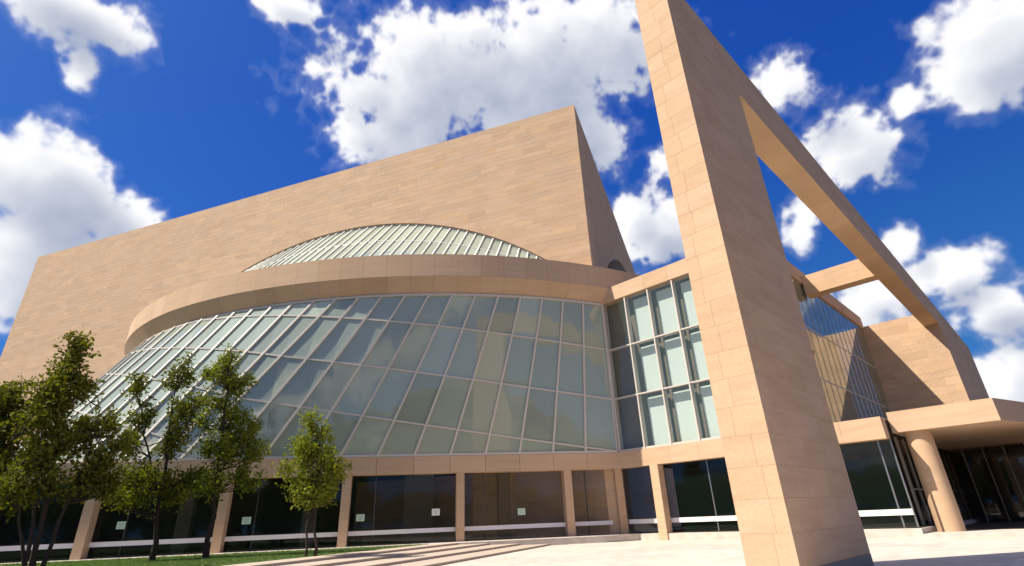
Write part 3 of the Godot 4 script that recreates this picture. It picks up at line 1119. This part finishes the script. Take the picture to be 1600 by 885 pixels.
func build_trees() -> void:
	var y := 0.44
	make_tree("oak_tree", "small rounded young oak in front of the second column bay, rightmost of the trees", Vector3(13.31, y, -28.0),
		[[-0.21, 0.08, -0.55, 5.2, 0.065], [0.21, 0.06, -0.42, 6.37, 0.075]],
		[[-0.48, 6.27, 0.52, 0.75], [-0.42, 5.20, 1.22, 0.92], [-0.95, 3.76, 0.87, 0.82], [0.51, 3.96, 0.90, 0.90], [-0.17, 2.97, 1.31, 0.49]], 1, 11, 0.85)
	make_tree("oak_tree", "slender dark oak with gaps and one long side branch, left of the bright green oak", Vector3(8.52, y, -36.52),
		[[-0.12, 0.04, -0.92, 10.41, 0.15], [-0.6, 3.79, -2.77, 9.44, 0.07]],
		[[-0.71, 10.03, 0.66, 1.10], [-0.17, 8.12, 0.79, 1.21], [-0.40, 6.25, 0.83, 0.86], [-2.76, 9.36, 0.28, 0.82], [-2.01, 7.63, 0.49, 0.94], [-2.34, 6.17, 0.54, 0.70], [-1.15, 4.40, 1.39, 0.41], [-0.05, 3.52, 1.55, 0.37], [-1.81, 3.07, 0.99, 0.33], [0.99, 4.42, 0.78, 0.42]], 0, 12, 0.85)
	make_tree("oak_tree", "tall bright green upright oak before the lower left of the leaning glass", Vector3(10.64, y, -34.91),
		[[0.0, 0.04, -0.66, 11.47, 0.15], [-0.2, 4.58, 1.21, 7.38, 0.06]],
		[[-0.63, 11.26, 0.39, 0.82], [-0.97, 9.92, 0.83, 1.03], [0.04, 9.60, 0.64, 1.11], [-1.01, 7.96, 0.94, 1.21], [0.55, 7.28, 0.91, 1.21], [-0.27, 5.83, 1.27, 1.01], [1.33, 5.87, 0.77, 0.89], [-0.51, 3.99, 1.30, 0.48], [1.18, 4.20, 0.89, 0.46]], 1, 13, 0.75)
	make_tree("oak_tree", "broad dark oak with several trunks, the largest at the left of the picture", Vector3(2.82, y, -28.36),
		[[-0.31, 0.1, -0.82, 6.09, 0.09], [-0.06, 0.1, -0.90, 8.81, 0.11], [0.14, 0.2, 0.64, 6.22, 0.085], [-0.20, 0.1, -1.84, 4.76, 0.07]],
		[[-0.87, 8.67, 0.25, 0.66], [-0.87, 7.47, 0.40, 0.64], [-1.08, 6.45, 0.66, 0.72], [-0.24, 6.89, 0.36, 0.69], [0.62, 5.81, 0.58, 0.79], [-1.35, 5.66, 0.64, 0.69], [-0.18, 4.98, 0.98, 0.80], [1.18, 4.36, 0.60, 0.71], [-1.00, 4.27, 0.80, 0.67], [0.24, 3.44, 1.1, 0.53], [1.36, 3.11, 0.5, 0.29], [-1.07, 3.09, 0.7, 0.41]], 2, 14, 1.2)
	make_tree("oak_tree", "dark oak partly cut off by the left edge of the picture", Vector3(1.79, y, -31.45),
		[[0.0, 0.1, -1.51, 7.52, 0.11], [0.06, 0.2, -1.90, 5.84, 0.08]],
		[[-1.40, 7.11, 0.45, 0.60], [-1.59, 6.13, 0.66, 0.73], [-0.79, 5.13, 0.58, 0.73], [-0.83, 4.09, 0.78, 0.60], [-0.41, 2.85, 0.6, 0.29], [-0.89, 6.14, 0.42, 0.48], [-2.2, 5.0, 1.0, 1.0], [-2.4, 3.4, 1.0, 0.6]], 2, 15, 1.4)
	# a wood beyond the plaza, seen under the canopy and mirrored in the glass
	rng.seed = 400
	var st := new_st()
	for k in 60:
		var d := Vector3(rng.randfn(0, 1), rng.randfn(0, 1), rng.randfn(0, 1)).normalized() * pow(rng.randf(), 0.35) * 1.4
		var n := Vector3(rng.randfn(0, 1), rng.randfn(0, 1), rng.randfn(0, 1)).normalized()
		var u := n.cross(Vector3(0.3, 0.9, 0.2)).normalized() * rng.randf_range(0.15, 0.35)
		var v := n.cross(u)
		var c := Color.WHITE * rng.randf_range(0.7, 1.2)
		quad(st, d - u, d + v * 0.7, d + u, d - v * 0.7, n, c)
	var mm := MultiMesh.new()
	mm.transform_format = MultiMesh.TRANSFORM_3D
	mm.mesh = st.commit()
	var xf: Array[Transform3D] = []
	for k in 70:
		var a := lerpf(-2.6, 1.9, k / 69.0) + rng.randfn(0, 0.02)   # from far left round behind to the right
		var dist := rng.randf_range(75, 105)
		var at := Vector3(10 - cos(a) * 0.0 + sin(a + PI) * dist * -1.0, 0, cos(a) * dist + 8.0)
		if at.x > 60 and at.z < -30:
			continue
		var hh := rng.randf_range(8, 13)
		for m in 70:
			var e := Vector3(rng.randfn(0, 1), rng.randfn(0, 1), rng.randfn(0, 1)).normalized() * pow(rng.randf(), 0.4)
			xf.append(Transform3D(Basis(Vector3.UP, rng.randf() * TAU).scaled(Vector3.ONE * rng.randf_range(0.8, 1.5)), at + Vector3(e.x * 5.0, hh * 0.55 + e.y * hh * 0.45, e.z * 5.0)))
	mm.instance_count = xf.size()
	for k in xf.size():
		mm.set_instance_transform(k, xf[k])
	var o := MultiMeshInstance3D.new()
	o.name = "distant_wood"
	o.multimesh = mm
	o.material_override = M.leaf[0]
	add_child(o)
	kind(o, "stuff", "dark green wood beyond the far side of the plaza")
	o.set_meta("category", "wood")

func build_notices() -> void:
	var list := [[5.35, 2.55, true, "white notice on the dark glass in the middle bay between columns"], [2.95, 2.35, false, "pale green notice on the glass of the narrow bay near the inner corner"], [7.35, 2.35, false, "pale green notice beside the column right of the small oak"], [10.2, 2.45, false, "pale green notice on the glass behind the small oak's left"], [13.1, 2.45, false, "pale green notice right of the column behind the slender dark oak"], [15.95, 2.4, false, "pale green notice at the far left behind the broad dark oak"]]
	for e in list:
		var i: float = e[0]
		var p := gf_at(i) - GF_N * 0.70
		var n := v3(GF_N, 0)
		var u := n.cross(Vector3.UP)
		var t := thing("window_notice", e[3], "notice", v3(p, e[1]), "paper notices on the ground floor glass")
		var st := new_st()
		obox(st, Vector3.ZERO, u * 0.30, Vector3.UP * 0.24, n * 0.008)
		add(t, "sheet", st, M.paper_white if e[2] else M.paper)
		st = new_st()
		for k in 4:
			obox(st, n * 0.0105 + Vector3.UP * (0.13 - 0.085 * k), u * (0.22 - 0.025 * k), Vector3.UP * 0.01, n * 0.002)
		add(t, "print", st, M.metal)

# ---------------------------------------------------------------- scene
func _ready() -> void:
	var cam := Camera3D.new()
	cam.name = "camera"
	add_child(cam)
	var pitch := 0.427753
	var roll := 0.041568
	var yaw := 0.791353
	var b := Basis(Vector3.UP, -yaw) * Basis(Vector3.RIGHT, pitch) * Basis(Vector3.BACK, -roll)
	cam.transform = Transform3D(b, Vector3(0, 1.6, 0))
	cam.fov = 56.66
	cam.near = 0.1
	cam.far = 9000.0
	cam.current = true

	var env := Environment.new()
	env.background_mode = Environment.BG_SKY
	env.tonemap_mode = Environment.TONE_MAPPER_LINEAR
	env.tonemap_exposure = EXPOSURE
	env.sdfgi_enabled = true
	env.ssao_enabled = true
	env.ssil_enabled = true
	var sky := Sky.new()
	var pm := PanoramaSkyMaterial.new()
	pm.panorama = make_sky()
	sky.sky_material = pm
	env.sky = sky
	var we := WorldEnvironment.new()
	we.name = "world_environment"
	we.environment = env
	add_child(we)

	var sun := DirectionalLight3D.new()
	sun.name = "sun"
	sun.light_energy = 1.26
	sun.light_color = Color(1.0, 0.962, 0.895)
	sun.light_angular_distance = 0.5
	sun.shadow_enabled = true
	add_child(sun)
	sun.look_at_from_position(Vector3.ZERO, -Vector3(-0.845, 1.24, -0.535), Vector3.UP)

	materials()
	rng.seed = 2024
	build_ground()
	build_hall()
	build_portal()
	build_canopy()
	build_notices()
	build_trees()
